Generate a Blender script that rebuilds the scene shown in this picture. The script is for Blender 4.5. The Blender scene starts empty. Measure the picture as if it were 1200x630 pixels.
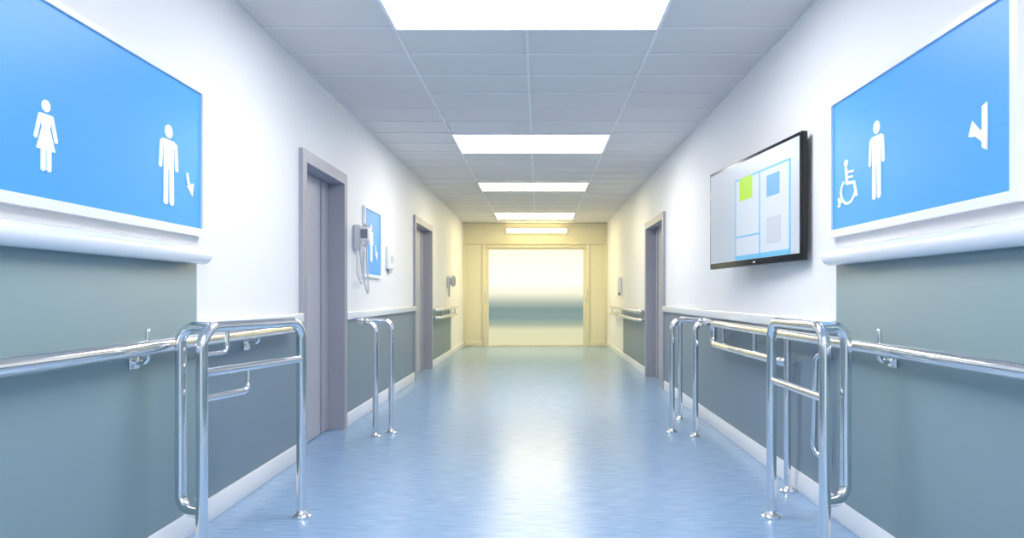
import bpy, bmesh, math
from mathutils import Vector as V

F=850.0; CX=631.0; CY=346.0; CH=1.1
XL=-1.62; XR=1.48; YE=15.7; YB=-3.0; ZC=2.665
sc=bpy.context.scene
sc.view_settings.view_transform='Standard'
sc.view_settings.look='None'

# ------------------------------------------------------------ materials
def srgb(r,g,b):
    def c(u):
        u/=255.0
        return u/12.92 if u<=0.04045 else ((u+0.055)/1.055)**2.4
    return (c(r),c(g),c(b),1)
def mat(name,col,rough=0.5,metal=0.0,emis=None,es=0.0,spec=0.5,noise=0.0,nscale=30,bump=0.0,coat=0):
    m=bpy.data.materials.new(name); m.use_nodes=True
    nt=m.node_tree; b=nt.nodes['Principled BSDF']
    b.inputs['Base Color'].default_value=col
    b.inputs['Roughness'].default_value=rough
    b.inputs['Metallic'].default_value=metal
    b.inputs['Specular IOR Level'].default_value=spec
    b.inputs['Coat Weight'].default_value=coat
    if emis: 
        b.inputs['Emission Color'].default_value=emis
        b.inputs['Emission Strength'].default_value=es
    if noise or bump:
        tc=nt.nodes.new('ShaderNodeTexCoord'); n=nt.nodes.new('ShaderNodeTexNoise')
        n.inputs['Scale'].default_value=nscale; n.inputs['Detail'].default_value=4
        nt.links.new(tc.outputs['Object'],n.inputs['Vector'])
        if noise:
            mx=nt.nodes.new('ShaderNodeMix'); mx.data_type='RGBA'
            mx.inputs[6].default_value=tuple(c*(1-noise) for c in col[:3])+(1,)
            mx.inputs[7].default_value=tuple(min(1,c*(1+noise)) for c in col[:3])+(1,)
            nt.links.new(n.outputs['Fac'],mx.inputs[0]); nt.links.new(mx.outputs[2],b.inputs['Base Color'])
        if bump:
            bp=nt.nodes.new('ShaderNodeBump'); bp.inputs['Strength'].default_value=bump; bp.inputs['Distance'].default_value=0.002
            nt.links.new(n.outputs['Fac'],bp.inputs['Height']); nt.links.new(bp.outputs['Normal'],b.inputs['Normal'])
    return m
M_wall=mat('wall_paint',srgb(243,242,242),0.55,noise=0.01,nscale=8,bump=0.03)
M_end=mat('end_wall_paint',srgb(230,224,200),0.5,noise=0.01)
M_teal=mat('wainscot_vinyl_teal',srgb(136,161,167),0.38,noise=0.03,nscale=3)
M_slate=mat('wainscot_vinyl_slate',srgb(122,141,153),0.4,noise=0.03,nscale=3)
M_trim=mat('trim_white',srgb(244,245,248),0.3,noise=0.005)
M_bump=mat('bumper_white',srgb(238,242,248),0.22,noise=0.005,coat=0.3)
M_tile=mat('ceiling_tile',srgb(228,223,220),0.8,noise=0.01,nscale=60,bump=0.03)
M_bar=mat('ceiling_tbar',srgb(240,238,236),0.5,noise=0.005)
M_door=mat('door_laminate',srgb(186,185,194),0.4,noise=0.015,nscale=5)
M_frame=mat('door_frame_paint',srgb(164,164,175),0.4,noise=0.01)
M_steel=mat('brushed_chrome',(0.85,0.85,0.85,1),0.13,metal=1.0,noise=0.02,nscale=80)
M_blue=mat('sign_blue',srgb(70,160,234),0.4,noise=0.015,nscale=2,emis=srgb(70,160,234),es=0.12)
M_white=mat('picto_white',srgb(252,252,252),0.4,noise=0.003,emis=(1,1,1,1),es=0.12)
M_black=mat('bezel_black',(0.006,0.006,0.008,1),0.25,noise=0.02)
M_screen=mat('screen_lit',srgb(186,192,200),0.3,noise=0.01,nscale=2,emis=srgb(205,214,222),es=0.15)
M_green=mat('screen_green',srgb(170,215,30),0.4,noise=0.01,emis=srgb(170,215,30),es=0.15)
M_sblue=mat('screen_blue',srgb(105,165,230),0.4,noise=0.01,emis=srgb(110,175,235),es=0.12)
M_cyan=mat('screen_cyan',srgb(105,185,222),0.4,noise=0.01,emis=srgb(120,195,225),es=0.12)
M_lgrey=mat('screen_card',srgb(204,210,216),0.4,noise=0.01,emis=srgb(214,220,226),es=0.12)
M_grey=mat('device_grey',srgb(205,207,213),0.4,noise=0.01)
M_dgrey=mat('device_dark',srgb(130,134,144),0.4,noise=0.01)
M_led=mat('led_panel',(1,1,1,1),0.5,emis=(0.995,0.985,0.98,1),es=11.3)
M_led3=mat('led_panel_neutral',(1,1,1,1),0.5,emis=(1.0,0.89,0.62,1),es=11)
M_led4=mat('led_panel_warm',(1,1,1,1),0.5,emis=(1.0,0.83,0.42,1),es=10.5)

# floor material
M_floor=bpy.data.materials.new('vinyl_floor_blue'); M_floor.use_nodes=True
nt=M_floor.node_tree; b=nt.nodes['Principled BSDF']
tc=nt.nodes.new('ShaderNodeTexCoord'); mp=nt.nodes.new('ShaderNodeMapping')
mp.inputs['Scale'].default_value=(7,80,1)
n=nt.nodes.new('ShaderNodeTexNoise'); n.inputs['Scale'].default_value=1.0; n.inputs['Detail'].default_value=5; n.inputs['Roughness'].default_value=0.6
nt.links.new(tc.outputs['Object'],mp.inputs['Vector']); nt.links.new(mp.outputs['Vector'],n.inputs['Vector'])
rp=nt.nodes.new('ShaderNodeValToRGB')
rp.color_ramp.elements[0].position=0.27; rp.color_ramp.elements[0].color=srgb(120,157,198)
rp.color_ramp.elements[1].position=0.73; rp.color_ramp.elements[1].color=srgb(162,190,220)
nt.links.new(n.outputs['Fac'],rp.inputs['Fac']); nt.links.new(rp.outputs['Color'],b.inputs['Base Color'])
mr=nt.nodes.new('ShaderNodeMapRange'); mr.inputs[3].default_value=0.15; mr.inputs[4].default_value=0.30
nt.links.new(n.outputs['Fac'],mr.inputs[0]); nt.links.new(mr.outputs[0],b.inputs['Roughness'])
bp=nt.nodes.new('ShaderNodeBump'); bp.inputs['Strength'].default_value=0.10; bp.inputs['Distance'].default_value=0.002
nt.links.new(n.outputs['Fac'],bp.inputs['Height']); nt.links.new(bp.outputs['Normal'],b.inputs['Normal'])

# frosted glazing; daylight and blurred outdoor view painted in as a glow ramp
M_glass=bpy.data.materials.new('glazing_painted_daylight'); M_glass.use_nodes=True
nt=M_glass.node_tree; b=nt.nodes['Principled BSDF']
b.inputs['Base Color'].default_value=(0.04,0.04,0.04,1); b.inputs['Roughness'].default_value=0.35
tc=nt.nodes.new('ShaderNodeTexCoord'); sp=nt.nodes.new('ShaderNodeSeparateXYZ')
nt.links.new(tc.outputs['Generated'],sp.inputs[0])
rp=nt.nodes.new('ShaderNodeValToRGB'); cr=rp.color_ramp
cr.elements[0].position=0.0; cr.elements[0].color=srgb(218,214,172)
cr.elements[1].position=1.0; cr.elements[1].color=srgb(254,250,224)
for p,c in ((0.16,srgb(214,214,176)),(0.21,srgb(160,174,152)),(0.28,srgb(120,148,144)),(0.38,srgb(116,144,144)),(0.45,srgb(170,180,168)),(0.54,srgb(240,238,212)),(0.66,srgb(255,255,246))):
    e=cr.elements.new(p); e.color=c
nt.links.new(sp.outputs['Z'],rp.inputs['Fac'])
nt.links.new(rp.outputs['Color'],b.inputs['Emission Color']); b.inputs['Emission Strength'].default_value=1.03

# ------------------------------------------------------------ builders
def grp(name,o):
    e=bpy.data.objects.new(name,None); e.location=o; e.empty_display_size=0.1
    bpy.context.collection.objects.link(e); return e
def link(name,bm,m,parent=None,smooth=False,origin=None):
    bmesh.ops.recalc_face_normals(bm,faces=bm.faces)
    o=V(parent.location) if parent else (V(origin) if origin else V((0,0,0)))
    bmesh.ops.translate(bm,verts=bm.verts,vec=-o)
    me=bpy.data.meshes.new(name); bm.to_mesh(me); bm.free()
    me.materials.append(m)
    if smooth:
        for p in me.polygons: p.use_smooth=True
        try: me.set_sharp_from_angle(angle=math.radians(40))
        except Exception: pass
    ob=bpy.data.objects.new(name,me); bpy.context.collection.objects.link(ob)
    if parent: ob.parent=parent
    else: ob.location=o
    return ob
def addbox(bm,x0,x1,y0,y1,z0,z1,bev=0,seg=2):
    t=bmesh.new(); bmesh.ops.create_cube(t,size=1)
    for v in t.verts:
        v.co=V(((x0+x1)/2+v.co.x*(x1-x0),(y0+y1)/2+v.co.y*(y1-y0),(z0+z1)/2+v.co.z*(z1-z0)))
    if bev: bmesh.ops.bevel(t,geom=list(t.edges),offset=bev,segments=seg,profile=0.5,affect='EDGES')
    me=bpy.data.meshes.new('t'); t.to_mesh(me); t.free(); bm.from_mesh(me); bpy.data.meshes.remove(me)
def box(name,bs,m,parent=None,bev=0,seg=2):
    bm=bmesh.new()
    if not isinstance(bs[0],(tuple,list)): bs=[bs]
    for q in bs: addbox(bm,*q,bev=bev,seg=seg)
    q=bs[0]
    return link(name,bm,m,parent,smooth=bev>0,origin=((q[0]+q[1])/2,(q[2]+q[3])/2,(q[4]+q[5])/2))
def fillet(pts,r,n=10):
    pts=[V(p) for p in pts]; out=[pts[0]]
    for i in range(1,len(pts)-1):
        p=pts[i]; a=p-pts[i-1]; c=pts[i+1]-p; la,lc=a.length,c.length
        d1=a/la; d2=c/lc; th=d1.angle(d2)
        if th<1e-3: continue
        t=min(r*math.tan(th/2),0.49*la,0.49*lc); R=t/math.tan(th/2)
        mm=(d2-d1*d1.dot(d2)).normalized(); s=p-d1*t; ce=s+mm*R
        for k in range(n+1):
            f=th*k/n; out.append(ce+(-mm*math.cos(f)+d1*math.sin(f))*R)
    out.append(pts[-1]); return out
def addtube(bm,pts,r,fr=0.08,sides=24,raw=False,hemi=False):
    P=[V(p) for p in pts] if raw else fillet(pts,fr)
    rs=[r]*len(P)
    if hemi:
        d=(P[0]-P[1]).normalized(); e=(P[-1]-P[-2]).normalized()
        pre=[];pr=[];post=[];po=[]
        for k in range(1,6):
            a=math.pi/2*k/6
            pre.append(P[0]+d*r*math.sin(a)); pr.append(r*math.cos(a))
            post.append(P[-1]+e*r*math.sin(a)); po.append(r*math.cos(a))
        P=pre[::-1]+P+post; rs=pr[::-1]+rs+po
    t=(P[1]-P[0]).normalized()
    u=t.orthogonal().normalized(); rings=[]
    for i,p in enumerate(P):
        if i==0: tn=(P[1]-P[0])
        elif i==len(P)-1: tn=(P[-1]-P[-2])
        else: tn=(P[i+1]-P[i]).normalized()+(P[i]-P[i-1]).normalized()
        tn=tn.normalized()
        u=(u-tn*u.dot(tn)).normalized(); w=tn.cross(u)
        rings.append([bm.verts.new(p+(u*math.cos(2*math.pi*k/sides)+w*math.sin(2*math.pi*k/sides))*rs[i]) for k in range(sides)])
    for a,c in zip(rings,rings[1:]):
        for k in range(sides):
            bm.faces.new((a[k],a[(k+1)%sides],c[(k+1)%sides],c[k]))
    bm.faces.new(rings[0][::-1]); bm.faces.new(rings[-1])
def tube(name,pts,r,parent,m=M_steel,fr=0.08,raw=False,hemi=False):
    bm=bmesh.new(); addtube(bm,pts,r,fr,raw=raw,hemi=hemi); return link(name,bm,m,parent,smooth=True)
def flange(name,x,y,parent,r=0.048):
    bm=bmesh.new()
    prof=[(0.001,r),(0.006,r),(0.014,r*0.72),(0.03,r*0.6),(0.032,r*0.5)]
    S=24; rings=[[bm.verts.new((x+rr*math.cos(2*math.pi*k/S),y+rr*math.sin(2*math.pi*k/S),z)) for k in range(S)] for z,rr in prof]
    for a,c in zip(rings,rings[1:]):
        for k in range(S): bm.faces.new((a[k],a[(k+1)%S],c[(k+1)%S],c[k]))
    bm.faces.new(rings[0][::-1]); bm.faces.new(rings[-1])
    return link(name,bm,M_steel,parent,smooth=True)

# pictogram polygon placement
def addplate(bm,poly,o,ru,nn,th,s):
    up=V((0,0,1))
    a=[bm.verts.new(o+ru*p[0]*s+up*p[1]*s) for p in poly]
    c=[bm.verts.new(o+ru*p[0]*s+up*p[1]*s+nn*th) for p in poly]
    bm.faces.new(a[::-1]); bm.faces.new(c)
    for i in range(len(a)):
        j=(i+1)%len(a); bm.faces.new((a[i],a[j],c[j],c[i]))
def circ(cx,cy,r,n=24): return [(cx+r*math.cos(2*math.pi*k/n),cy+r*math.sin(2*math.pi*k/n)) for k in range(n)]
def bar(x0,y0,x1,y1,w):
    d=V((x1-x0,y1-y0)).normalized(); a0=math.atan2(d.y,d.x); out=[]
    for k in range(9): 
        a=a0-math.pi/2+math.pi*k/8; out.append((x1+w/2*math.cos(a),y1+w/2*math.sin(a)))
    for k in range(9):
        a=a0+math.pi/2+math.pi*k/8; out.append((x0+w/2*math.cos(a),y0+w/2*math.sin(a)))
    return out
def arc(cx,cy,r,w,a0,a1,n=24):
    return [(cx+(r+w/2)*math.cos(a0+(a1-a0)*k/n),cy+(r+w/2)*math.sin(a0+(a1-a0)*k/n)) for k in range(n+1)]+\
           [(cx+(r-w/2)*math.cos(a1+(a0-a1)*k/n),cy+(r-w/2)*math.sin(a1+(a0-a1)*k/n)) for k in range(n+1)]
def P_man():
    return [circ(0,0.915,0.083),[(-0.12,0.81),(0.12,0.81),(0.165,0.775),(0.165,0.74),(0.105,0.70),(0.105,0.44),(-0.105,0.44),(-0.105,0.70),(-0.165,0.74),(-0.165,0.775)],
            bar(-0.155,0.76,-0.178,0.47,0.06),bar(0.155,0.76,0.178,0.47,0.06),bar(-0.06,0.47,-0.065,0.04,0.085),bar(0.06,0.47,0.065,0.04,0.085)]
def P_woman():
    return [circ(0,0.915,0.085),[(-0.11,0.80),(0.11,0.80),(0.08,0.60),(0.19,0.30),(-0.19,0.30),(-0.08,0.60)],
            bar(-0.12,0.77,-0.21,0.46,0.06),bar(0.12,0.77,0.21,0.46,0.06),bar(-0.06,0.32,-0.06,0.04,0.08),bar(0.06,0.32,0.06,0.04,0.08)]
def P_chair():
    return [circ(-0.06,0.90,0.075),bar(-0.06,0.78,-0.02,0.45,0.075),bar(-0.04,0.70,0.22,0.67,0.05),bar(-0.04,0.58,0.18,0.56,0.045),bar(-0.01,0.45,0.24,0.43,0.065),bar(0.24,0.43,0.33,0.14,0.065),
            arc(0.02,0.28,0.27,0.055,math.radians(125),math.radians(345)),bar(-0.34,0.16,-0.30,0.0,0.05),bar(-0.34,0.0,-0.24,0.10,0.05)]
def P_arrow():  # bent arrow: vertical stem, head pointing back and left
    return [[(0.10,0.08),(0.30,0.0),(0.30,1.0),(0.10,0.95)],[(0.10,0.08),(0.30,0.0),(0.30,0.32),(-0.22,0.60),(-0.34,0.46),(0.10,0.20)],[(-0.46,0.40),(-0.30,0.72),(-0.08,0.54),(-0.24,0.36)]]
def P_arrow2():  # curved arrow sweeping down to lower right
    return [arc(0.45,0.95,0.62,0.15,math.radians(175),math.radians(250)),[(-0.22,0.40),(0.42,0.60),(0.30,0.0)],bar(-0.17,0.95,-0.1,0.75,0.12)]
def picto(name,polys,x,y,z,s,side,parent,wid=1.0,th=0.004):
    bm=bmesh.new(); ru=V((0,1,0)) if side<0 else V((0,-1,0)); nn=V((1,0,0)) if side<0 else V((-1,0,0))
    for i,p in enumerate(polys):
        addplate(bm,[(q[0]*wid,q[1]) for q in p],V((x,y,z)),ru,nn,th+i*0.0002,s)
    return link(name,bm,M_white,parent)

# ------------------------------------------------------------ shell
D1=(4.90,6.035,2.10); D2=(9.37,10.93,2.14); D3=(8.44,9.90,2.08)
TH=0.25
def wall(name,x0,x1,doors):
    bs=[];y=YB
    for a,c,z in doors:
        bs.append((x0,x1,y,a+0.03,0,ZC)); bs.append((x0,x1,a+0.03,c-0.03,z-0.03,ZC)); y=c-0.03
    bs.append((x0,x1,y,YE,0,ZC)); return box(name,bs,M_wall)
wall('wall_left',XL-TH,XL,[D1,D2]); wall('wall_right',XR,XR+TH,[D3])
box('floor',(XL-TH,XR+TH,YB-0.2,YE+0.2,-0.1,0),M_floor)
box('wall_back',(XL-TH,XR+TH,YB-0.2,YB,0,ZC),M_wall)
box('ceiling',(XL-TH,XR+TH,YB-0.2,YE+0.2,ZC+0.006,ZC+0.1),M_tile)
bs=[]
for i in range(5):
    x=XL+0.775*i; bs.append((max(x-0.009,XL),min(x+0.009,XR),YB,YE,ZC-0.002,ZC+0.006))
y=4.25-0.46*15
while y<YE:
    if y>YB: bs.append((XL,XR,y-0.009,y+0.009,ZC-0.0015,ZC+0.0055))
    y+=0.46
box('trim_ceiling_grid',bs,M_bar)
def led(y0,y1,m,x0=-0.845,x1=0.705):
    g=grp('ceiling_light_panel',((x0+x1)/2,(y0+y1)/2,ZC-0.01))
    w=0.018
    box('bezel',[(x0,x1,y0,y0+w,ZC-0.014,ZC+0.004),(x0,x1,y1-w,y1,ZC-0.014,ZC+0.004),(x0,x0+w,y0+w,y1-w,ZC-0.014,ZC+0.004),(x1-w,x1,y0+w,y1-w,ZC-0.014,ZC+0.004)],M_trim,g)
    box('diffuser',(x0+w,x1-w,y0+w,y1-w,ZC-0.009,ZC+0.003),m,g)
led(-1.75,-0.8,M_led); led(3.32,4.25,M_led); led(0.4,1.32,M_led); led(7.01,7.93,M_led); led(10.0,10.8,M_led3); led(13.7,14.8,M_led4)

PE=3.40; RPE=3.56
box('trim_wainscot_panel_left',(XL,XL+0.02,YB,PE,0.10,1.255),M_teal,bev=0.004)
box('trim_wainscot_panel_right',(XR-0.02,XR,YB,RPE,0.10,1.255),M_teal,bev=0.004)
box('trim_wainscot_left',[(XL,XL+0.008,PE,D1[0]-0.0,0.10,0.92),(XL,XL+0.008,D1[1],D2[0],0.10,0.92),(XL,XL+0.008,D2[1],13.35,0.10,0.86)],M_slate)
box('trim_wainscot_right',[(XR-0.008,XR,RPE,D3[0],0.10,0.92),(XR-0.008,XR,D3[1],12.6,0.10,0.86)],M_slate)
box('baseboard_left',[(XL,XL+0.024,YB,D1[0],0,0.11),(XL,XL+0.024,D1[1],D2[0],0,0.11),(XL,XL+0.024,D2[1],YE-0.06,0,0.11)],M_trim,bev=0.005)
box('baseboard_right',[(XR-0.024,XR,YB,D3[0],0,0.11),(XR-0.024,XR,D3[1],YE-0.06,0,0.11)],M_trim,bev=0.005)
box('trim_crash_rail_left',[(XL,XL+0.04,PE+0.002,D1[0],0.915,0.985),(XL,XL+0.04,D1[1],D2[0],0.895,0.965)],M_bump,bev=0.014,seg=4)
box('trim_crash_rail_right',[(XR-0.04,XR,RPE+0.002,D3[0],0.91,0.98)],M_bump,bev=0.014,seg=4)
def bumper(x,y1,side):
    g=grp('wall_bumper_rail',(x,y1/2,1.285))
    tube('bumper_tube',[(x,YB+0.06,1.285),(x,y1,1.285)],0.041,g,M_bump,hemi=True)
    xs=sorted((x,(XL+0.001) if side<0 else (XR-0.001)))
    box('mount_strip',(xs[0],xs[1],YB+0.05,y1-0.02,1.262,1.308),M_bump,g)
bumper(-1.56,3.37,-1); bumper(1.42,3.53,1)

# ------------------------------------------------------------ doors in side walls
def door(name,side,y0,y1,z1):
    X=XL if side<0 else XR; s=1 if side<0 else -1
    g=grp(name,(X,(y0+y1)/2,0))
    def bx(n,a,c,ya,yb,za,zb,m,bev=0):
        xs=sorted((X+s*a,X+s*c)); return box(n,(xs[0],xs[1],ya,yb,za,zb),m,g,bev=bev)
    fw=0.085
    def jamb(n,ya,yb,za,zb,y_in0,y_in1,za2,zb2):
        xs=sorted((X,X+s*0.03)); xt=sorted((X-s*0.20,X))
        bm=bmesh.new(); addbox(bm,xs[0],xs[1],ya,yb,za,zb); addbox(bm,xt[0],xt[1],y_in0,y_in1,za2,zb2); link(n,bm,M_frame,g)
    jamb('jamb_near',y0,y0+fw,0,z1,y0+0.03,y0+fw,0,z1-0.03)
    jamb('jamb_far',y1-fw,y1,0,z1,y1-fw,y1-0.03,0,z1-0.03)
    jamb('head',y0+fw,y1-fw,z1-fw,z1,y0+fw,y1-fw,z1-fw,z1-0.03)
    bx('leaf',-0.15,-0.105,y0+fw+0.004,y1-fw-0.004,0.006,z1-fw-0.004,M_door)
    bx('door_stop',-0.104,-0.092,y1-fw-0.22,y1-fw-0.20,0.01,z1-fw-0.01,M_frame)
    yh=y0+fw+0.36
    bx('push_plate',-0.104,-0.100,yh-0.045,yh+0.045,0.97,1.12,M_frame,bev=0.0015)
    bx('flush_pull',-0.100,-0.094,yh-0.012,yh+0.012,0.99,1.10,M_grey,bev=0.002)
    bx('back_panel',-0.245,-0.20,y0+0.031,y1-0.031,0.001,z1-0.031,M_frame)
door('door_1',-1,*D1); door('door_2',-1,*D2); door('door_3',1,*D3)

# ------------------------------------------------------------ end wall + glazed door
EX0,EX1,EZ=-1.11,1.0,2.12
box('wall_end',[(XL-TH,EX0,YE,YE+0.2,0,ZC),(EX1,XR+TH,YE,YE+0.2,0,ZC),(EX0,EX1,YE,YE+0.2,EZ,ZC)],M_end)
ge=grp('window_1',((EX0+EX1)/2,YE,0))
box('glazing',(EX0+0.03,EX1-0.03,YE+0.05,YE+0.07,0.03,EZ-0.03),M_glass,ge)
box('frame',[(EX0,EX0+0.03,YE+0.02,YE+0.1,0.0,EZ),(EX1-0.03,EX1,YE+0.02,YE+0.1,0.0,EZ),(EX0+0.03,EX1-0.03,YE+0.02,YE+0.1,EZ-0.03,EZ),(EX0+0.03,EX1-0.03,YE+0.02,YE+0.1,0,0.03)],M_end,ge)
for i,x in enumerate((EX0-0.03,EX1+0.03)):
    tube('pull_handle_%d'%(i+1),[(x,YE-0.001,1.25),(x,YE-0.06,1.25),(x,YE-0.06,0.95),(x,YE-0.001,0.95)],0.012,ge,fr=0.02)
T=0.035
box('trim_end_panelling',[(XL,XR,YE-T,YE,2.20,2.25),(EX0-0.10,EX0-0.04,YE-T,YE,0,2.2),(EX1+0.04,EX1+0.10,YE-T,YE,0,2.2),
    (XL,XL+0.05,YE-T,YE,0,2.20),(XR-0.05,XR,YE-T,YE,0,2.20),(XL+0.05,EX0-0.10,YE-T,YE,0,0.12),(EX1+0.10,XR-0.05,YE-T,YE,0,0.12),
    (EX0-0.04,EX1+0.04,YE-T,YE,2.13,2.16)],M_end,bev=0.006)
gl=grp('linear_wall_light',(-0.04,YE-0.05,2.5))
box('housing',(-0.70,0.62,YE-0.05,YE-0.001,2.44,2.55),M_trim,gl,bev=0.006)
box('diffuser',(-0.68,0.60,YE-0.075,YE-0.051,2.455,2.535),M_led4,gl,bev=0.005)

# ------------------------------------------------------------ signs
def sign(name,side,y0,y1,z0,z1,fw=0.036,th=0.035):
    X=XL if side<0 else XR; s=1 if side<0 else -1
    g=grp(name,(X,(y0+y1)/2,(z0+z1)/2))
    xs=sorted((X+s*0.001,X+s*th)); xb=sorted((X+s*0.001,X+s*(th-0.010)))
    box('frame',[(xs[0],xs[1],y0,y1,z0,z0+fw),(xs[0],xs[1],y0,y1,z1-fw*0.6,z1),(xs[0],xs[1],y0,y0+fw,z0+fw,z1-fw*0.6),(xs[0],xs[1],y1-fw,y1,z0+fw,z1-fw*0.6)],M_trim,g)
    box('panel',(xb[0],xb[1],y0+fw*0.8,y1-fw*0.8,z0+fw*0.8,z1-fw*0.5),M_blue,g)
    return g,X+s*(th-0.010)
g,x=sign('restroom_sign',-1,1.75,3.46,1.377,2.07)
def yl(px,X): return abs(X)*F/abs(px-CX)
picto('woman_pictogram',P_woman(),x,yl(53,x),1.50,0.232,-1,g,wid=1.0)
picto('man_pictogram',P_man(),x,yl(197,x),1.49,0.345,-1,g,wid=1.12)
picto('arrow_pictogram',P_arrow2(),x,yl(221,x),1.555,0.10,-1,g)
g,x=sign('restroom_sign',1,2.19,3.62,1.385,2.054)
picto('wheelchair_pictogram',P_chair(),x,yl(994,x),1.53,0.215,1,g,wid=1.35)
picto('man_pictogram',P_man(),x,yl(1028,x),1.515,0.335,1,g,wid=1.05)
picto('arrow_pictogram',P_arrow(),x,yl(1149,x),1.572,0.155,1,g,wid=0.85)
g,x=sign('small_wall_sign',-1,6.67,7.38,1.27,1.93,fw=0.03,th=0.025)
picto('man_pictogram',P_man(),x,6.95,1.42,0.36,-1,g)
picto('arrow_pictogram',P_arrow2(),x,7.16,1.45,0.14,-1,g)

# ------------------------------------------------------------ wall monitor
A=V((1.42,3.91,0)); B=V((1.266,5.355,0)); ru=(A-B).normalized(); nn=V((-ru.y,ru.x,0)) 
if nn.x>0: nn=-nn
W=(A-B).length; z0,z1=1.29,1.99
gt=grp('wall_monitor',(1.36,4.63,1.64))
def slab(name,u0,u1,v0,v1,d0,d1,m,bev=0):
    bm=bmesh.new(); addbox(bm,u0,u1,d0,d1,v0,v1,bev=bev)
    for v in bm.verts:
        u,d,z=v.co; p=B+ru*u+nn*d; v.co=V((p.x,p.y,z))
    return link(name,bm,m,gt,smooth=bev>0)
slab('body',0,W,z0,z1,-0.035,0.0,M_black,bev=0.006)
slab('screen',0.025,W-0.025,z0+0.04,z1-0.022,-0.005,0.002,M_screen)
slab('logo_dot',W*0.55,W*0.57,z0+0.015,z0+0.025,0,0.002,M_grey)
def tvp(px,py):
    d=V(((px-CX)/F,1,(CY-py)/F)); o=V((0,0,CH))
    t=(B-o).dot(nn)/d.dot(nn); p=o+d*t
    return (p-B).dot(ru),p.z
def card(name,x0,y0,x1,y1,m,d=0.004):
    a=tvp(x0,y0); c=tvp(x1,y1); slab(name,a[0],c[0],min(a[1],c[1]),max(a[1],c[1]),0.002,d,m)
def span(name,u0,u1,v0,v1,m,d=0.0035): slab(name,u0,u1,v0,v1,0.002,d,m)
ul,_=tvp(862,250); um,_=tvp(890,250); ur,_=tvp(927,250)
zb=tvp(890,302)[1]; zt=tvp(890,200)[1]; zm=tvp(890,274)[1]
span('board_background',ul,ur,zb,zt,M_lgrey,0.0025)
span('board_left_edge',ul,ul+0.014,zb,zt,M_cyan); span('board_divider',um,um+0.016,zb,zt,M_cyan)
span('board_right_edge',ur-0.02,ur,zb,zt,M_cyan); span('board_top',ul,ur,zt-0.012,zt,M_cyan)
span('board_bottom',ul,ur,zb,zb+0.03,M_cyan); span('board_row',ul,um,zm,zm+0.01,M_cyan)
card('green_note',867,210,882,231,M_green); card('blue_note',899,206,914,226,M_sblue); card('grey_note',899,255,915,282,M_screen)
mid=(A+B)/2-nn*0.035
box('wall_plate',(XR-0.012,XR-0.001,mid.y-0.12,mid.y+0.12,1.52,1.76),M_dgrey,gt)
tube('bracket_arm',[(XR-0.012,mid.y,1.64),(mid.x+0.002,mid.y,1.64)],0.02,gt,M_dgrey)

# ------------------------------------------------------------ wall devices (left)
g=grp('wall_telephone',(XL,6.4,1.6))
box('base',(XL+0.001,XL+0.055,6.33,6.47,1.50,1.72),M_grey,g,bev=0.012,seg=3)
box('cradle',(XL+0.05,XL+0.13,6.35,6.45,1.58,1.70),M_trim,g,bev=0.012,seg=3)
box('keypad',(XL+0.062,XL+0.122,6.345,6.352,1.60,1.68),M_dgrey,g)
tube('handset',[(XL+0.085,6.40,1.73),(XL+0.11,6.40,1.70),(XL+0.11,6.40,1.56),(XL+0.085,6.40,1.53)],0.016,g,M_grey,fr=0.02)
pts=[]
for k in range(60):
    t=k/59.0; a=t*math.pi
    pts.append((XL+0.05+0.04*math.sin(a),6.38+0.25*t,1.51-0.40*math.sin(a)**0.7+0.02*t))
tube('cord',pts,0.008,g,M_grey,raw=True)
tube('lower_cord',[(XL+0.03,6.36,1.51),(XL+0.03,6.36,1.28),(XL+0.03,6.60,1.16),(XL+0.03,6.62,1.5)],0.006,g,M_grey,fr=0.08)
g=grp('soap_dispenser',(XL,7.82,1.5))
box('body',(XL+0.001,XL+0.045,7.68,7.94,1.38,1.63),M_trim,g,bev=0.015,seg=3)
box('nozzle',(XL+0.012,XL+0.038,7.76,7.86,1.345,1.385),M_grey,g,bev=0.006)
box('sight_window',(XL+0.045,XL+0.048,7.74,7.88,1.45,1.53),M_grey,g)
g=grp('wall_telephone',(XL,12.9,1.35))
box('base',(XL+0.001,XL+0.05,12.82,12.98,1.24,1.44),M_grey,g,bev=0.012)
box('cradle',(XL+0.05,XL+0.12,12.85,12.95,1.28,1.42),M_grey,g,bev=0.012)
tube('handset',[(XL+0.09,12.9,1.45),(XL+0.135,12.9,1.42),(XL+0.135,12.9,1.29),(XL+0.09,12.9,1.26)],0.015,g,M_grey,fr=0.02)
tube('cord',[(XL+0.03,12.85,1.26),(XL+0.03,12.85,1.08),(XL+0.03,12.98,1.08),(XL+0.03,12.98,1.25)],0.006,g,M_dgrey,fr=0.05)
g=grp('soap_dispenser',(XR,12.9,1.3))
box('body',(XR-0.07,XR-0.001,12.82,12.98,1.15,1.42),M_trim,g,bev=0.02,seg=3)
box('nozzle',(XR-0.06,XR-0.03,12.86,12.94,1.10,1.155),M_dgrey,g,bev=0.006)

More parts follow.
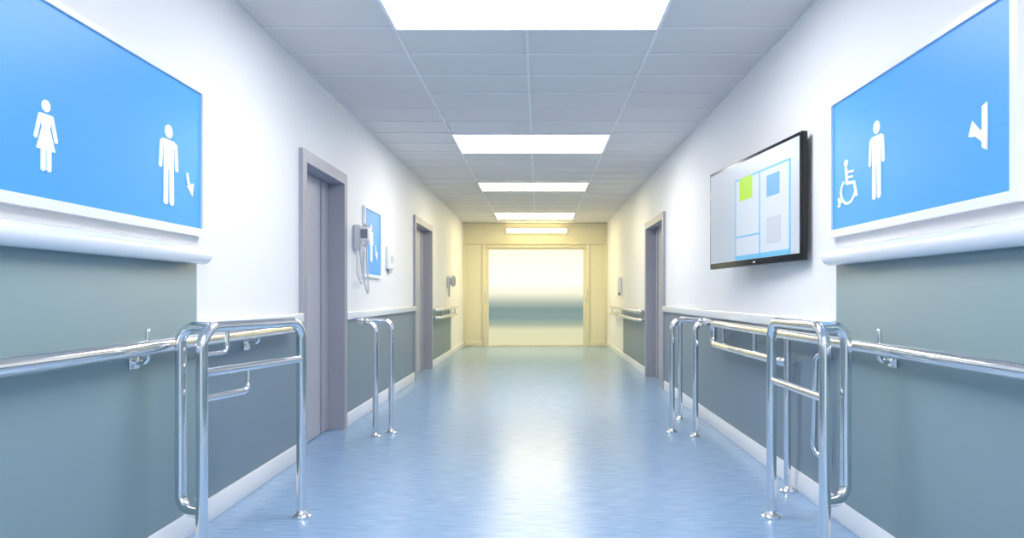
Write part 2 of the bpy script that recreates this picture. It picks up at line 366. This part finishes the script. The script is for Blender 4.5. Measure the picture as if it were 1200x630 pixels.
# ------------------------------------------------------------ handrails
def wall_bracket(g,X,s,xr,y,z,i):
    box('bracket_plate_%d'%i,tuple(sorted((X+s*0.021,X+s*0.029)))+(y-0.035,y+0.035,z-0.085,z-0.015),M_steel,g,bev=0.003)
    tube('bracket_arm_%d'%i,[(X+s*0.025,y,z-0.06),(xr,y,z-0.06),(xr,y,z-0.01)],0.010,g,fr=0.025)
    tube('bracket_pin_%d'%i,[(xr,y,z+0.02),(xr,y,z+0.065)],0.010,g,hemi=True)
RZ=0.895
g=grp('wall_handrail',(-1.54,1.5,RZ))
tube('rail',[(-1.54,-2.6,RZ),(-1.54,4.62,RZ),(XL+0.009,4.62,RZ)],0.032,g,fr=0.06)
for i,y in enumerate((0.6,2.86,)): wall_bracket(g,XL,1,-1.54,y,RZ,i+1)
box('bracket_plate_3',(XL+0.008,XL+0.018,3.95,4.03,0.80,0.88),M_steel,g,bev=0.003)
tube('bracket_arm_3',[(XL+0.012,3.99,0.84),(-1.54,3.99,0.84),(-1.54,3.99,0.885)],0.010,g,fr=0.02)
g=grp('wall_handrail',(1.40,3,0.88))
tube('rail',[(1.40,-2.6,0.89),(1.40,5.8,0.875),(1.40,5.8,0.71),(1.40,4.15,0.72),(XR-0.009,4.15,0.72)],0.028,g,fr=0.06)
for i,y in enumerate((0.6,2.98)): wall_bracket(g,XR,-1,1.40,y,0.89,i+1)
for i,y in enumerate((4.7,5.5)):
    tube('strut_%d'%(i+1),[(1.40,y,0.72),(1.40,y,0.875)],0.014,g)
    tube('wall_arm_%d'%(i+1),[(1.40,y,0.80),(XR-0.009,y,0.80)],0.012,g)
tube('support_post',[(1.40,4.08,0.01),(1.40,4.08,0.875)],0.019,g); flange('support_flange',1.40,4.08,g,0.043)
g=grp('vertical_grab_bar',(1.43,3.75,0.54))
tube('bar',[(XR-0.009,3.66,0.80),(1.425,3.72,0.80),(1.425,3.76,0.28),(XR-0.009,3.66,0.28)],0.014,g,fr=0.05)
for i,z in enumerate((0.80,0.28)): box('rosette_%d'%(i+1),(XR-0.018,XR-0.008,3.63,3.69,z-0.03,z+0.03),M_steel,g,bev=0.003)
def far_rail(side,y0,y1):
    X=XL if side<0 else XR; s=-side; xr=X+s*0.10
    g=grp('wall_handrail',(xr,(y0+y1)/2,0.85))
    for i,z in enumerate((0.88,0.76)):
        tube('rail_%d'%(i+1),[(X+s*0.009,y0,z),(xr,y0,z),(xr,y1,z),(X+s*0.001,y1,z)],0.024,g,fr=0.05)
    for i,y in enumerate((y0+0.4,(y0+y1)/2,y1-0.4)):
        tube('strut_%d'%(i+1),[(xr,y,0.76),(xr,y,0.88)],0.012,g)
far_rail(-1,11.05,13.6); far_rail(1,10.05,13.9)

# ------------------------------------------------------------ floor mounted grab frames
R=0.0235
def lerp(a,b,t): return tuple(a[i]+(b[i]-a[i])*t for i in range(2))
def frame(p1,p2,zt,midz,loopx,loopz,bracket):
    g=grp('grab_rail_frame',((p1[0]+p2[0])/2,(p1[1]+p2[1])/2,0))
    tube('hoop',[(*p1,0.01),(*p1,zt),(*p2,zt),(*p2,0.01)],R,g,fr=0.085)
    flange('floor_flange_1',*p1,g); flange('floor_flange_2',*p2,g)
    tube('mid_bar',[(*p1,midz),(*p2,midz)],0.018,g)
    a=lerp(p1,p2,0.05)
    tube('side_loop',[(a[0],a[1]+0.02,zt+0.0),(loopx,p1[1]+0.06,zt+0.0),(loopx,p1[1]+0.06,loopz),(p1[0],p1[1],loopz)],R*0.95,g,fr=0.085)
    if bracket:
        q=lerp(p1,p2,0.42)
        tube('drop_bracket',[(*p1,midz-0.105),(*q,midz-0.105),(*q,midz)],0.014,g,fr=0.04)
        q=lerp(p1,p2,0.22)
        tube('upper_bracket',[(*p1,midz+0.075),(*q,midz+0.075),(*q,zt)],0.009,g,fr=0.03)
    return g
frame((-1.36,2.93),(-1.18,3.61),0.97,0.785,-1.475,0.22,True)
frame((1.165,2.95),(1.16,3.61),0.97,0.68,1.275,0.257,False)
g=grp('grab_rail_hoop',(-1.25,5.74,0))
tube('hoop',[(-1.274,5.67,0.01),(-1.274,5.67,0.885),(-1.42,5.67,0.885),(-1.42,5.82,0.90),(-1.18,5.82,0.90),(-1.18,5.82,0.01)],0.022,g,fr=0.07)
flange('floor_flange_1',-1.274,5.67,g,0.043); flange('floor_flange_2',-1.18,5.82,g,0.043)
g=grp('grab_rail_hoop',(1.2,5.8,0))
tube('hoop',[(1.075,5.84,0.01),(1.075,5.84,0.90),(1.345,5.84,0.90),(1.345,5.66,0.885),(1.225,5.66,0.885),(1.225,5.66,0.01)],0.022,g,fr=0.07)
tube('rear_post',[(1.26,6.45,0.01),(1.26,6.45,0.90),(1.26,5.84,0.90)],0.019,g,fr=0.07)
flange('floor_flange_1',1.075,5.84,g,0.043); flange('floor_flange_2',1.225,5.66,g,0.043); flange('floor_flange_3',1.26,6.45,g,0.04)

# ------------------------------------------------------------ world + camera
w=bpy.data.worlds.new('World'); sc.world=w; w.use_nodes=True
w.node_tree.nodes['Background'].inputs[0].default_value=(0.8,0.9,1,1); w.node_tree.nodes['Background'].inputs[1].default_value=0.3
cd=bpy.data.cameras.new('camera'); cam=bpy.data.objects.new('camera',cd); bpy.context.collection.objects.link(cam)
cam.location=(0,0,CH); cam.rotation_euler=(math.radians(90),0,0)
cd.sensor_width=36; cd.sensor_fit='HORIZONTAL'; cd.lens=F/1200*36
cd.shift_x=-(CX-600)/1200; cd.shift_y=(CY-315)/1200; cd.clip_start=0.05
sc.camera=cam
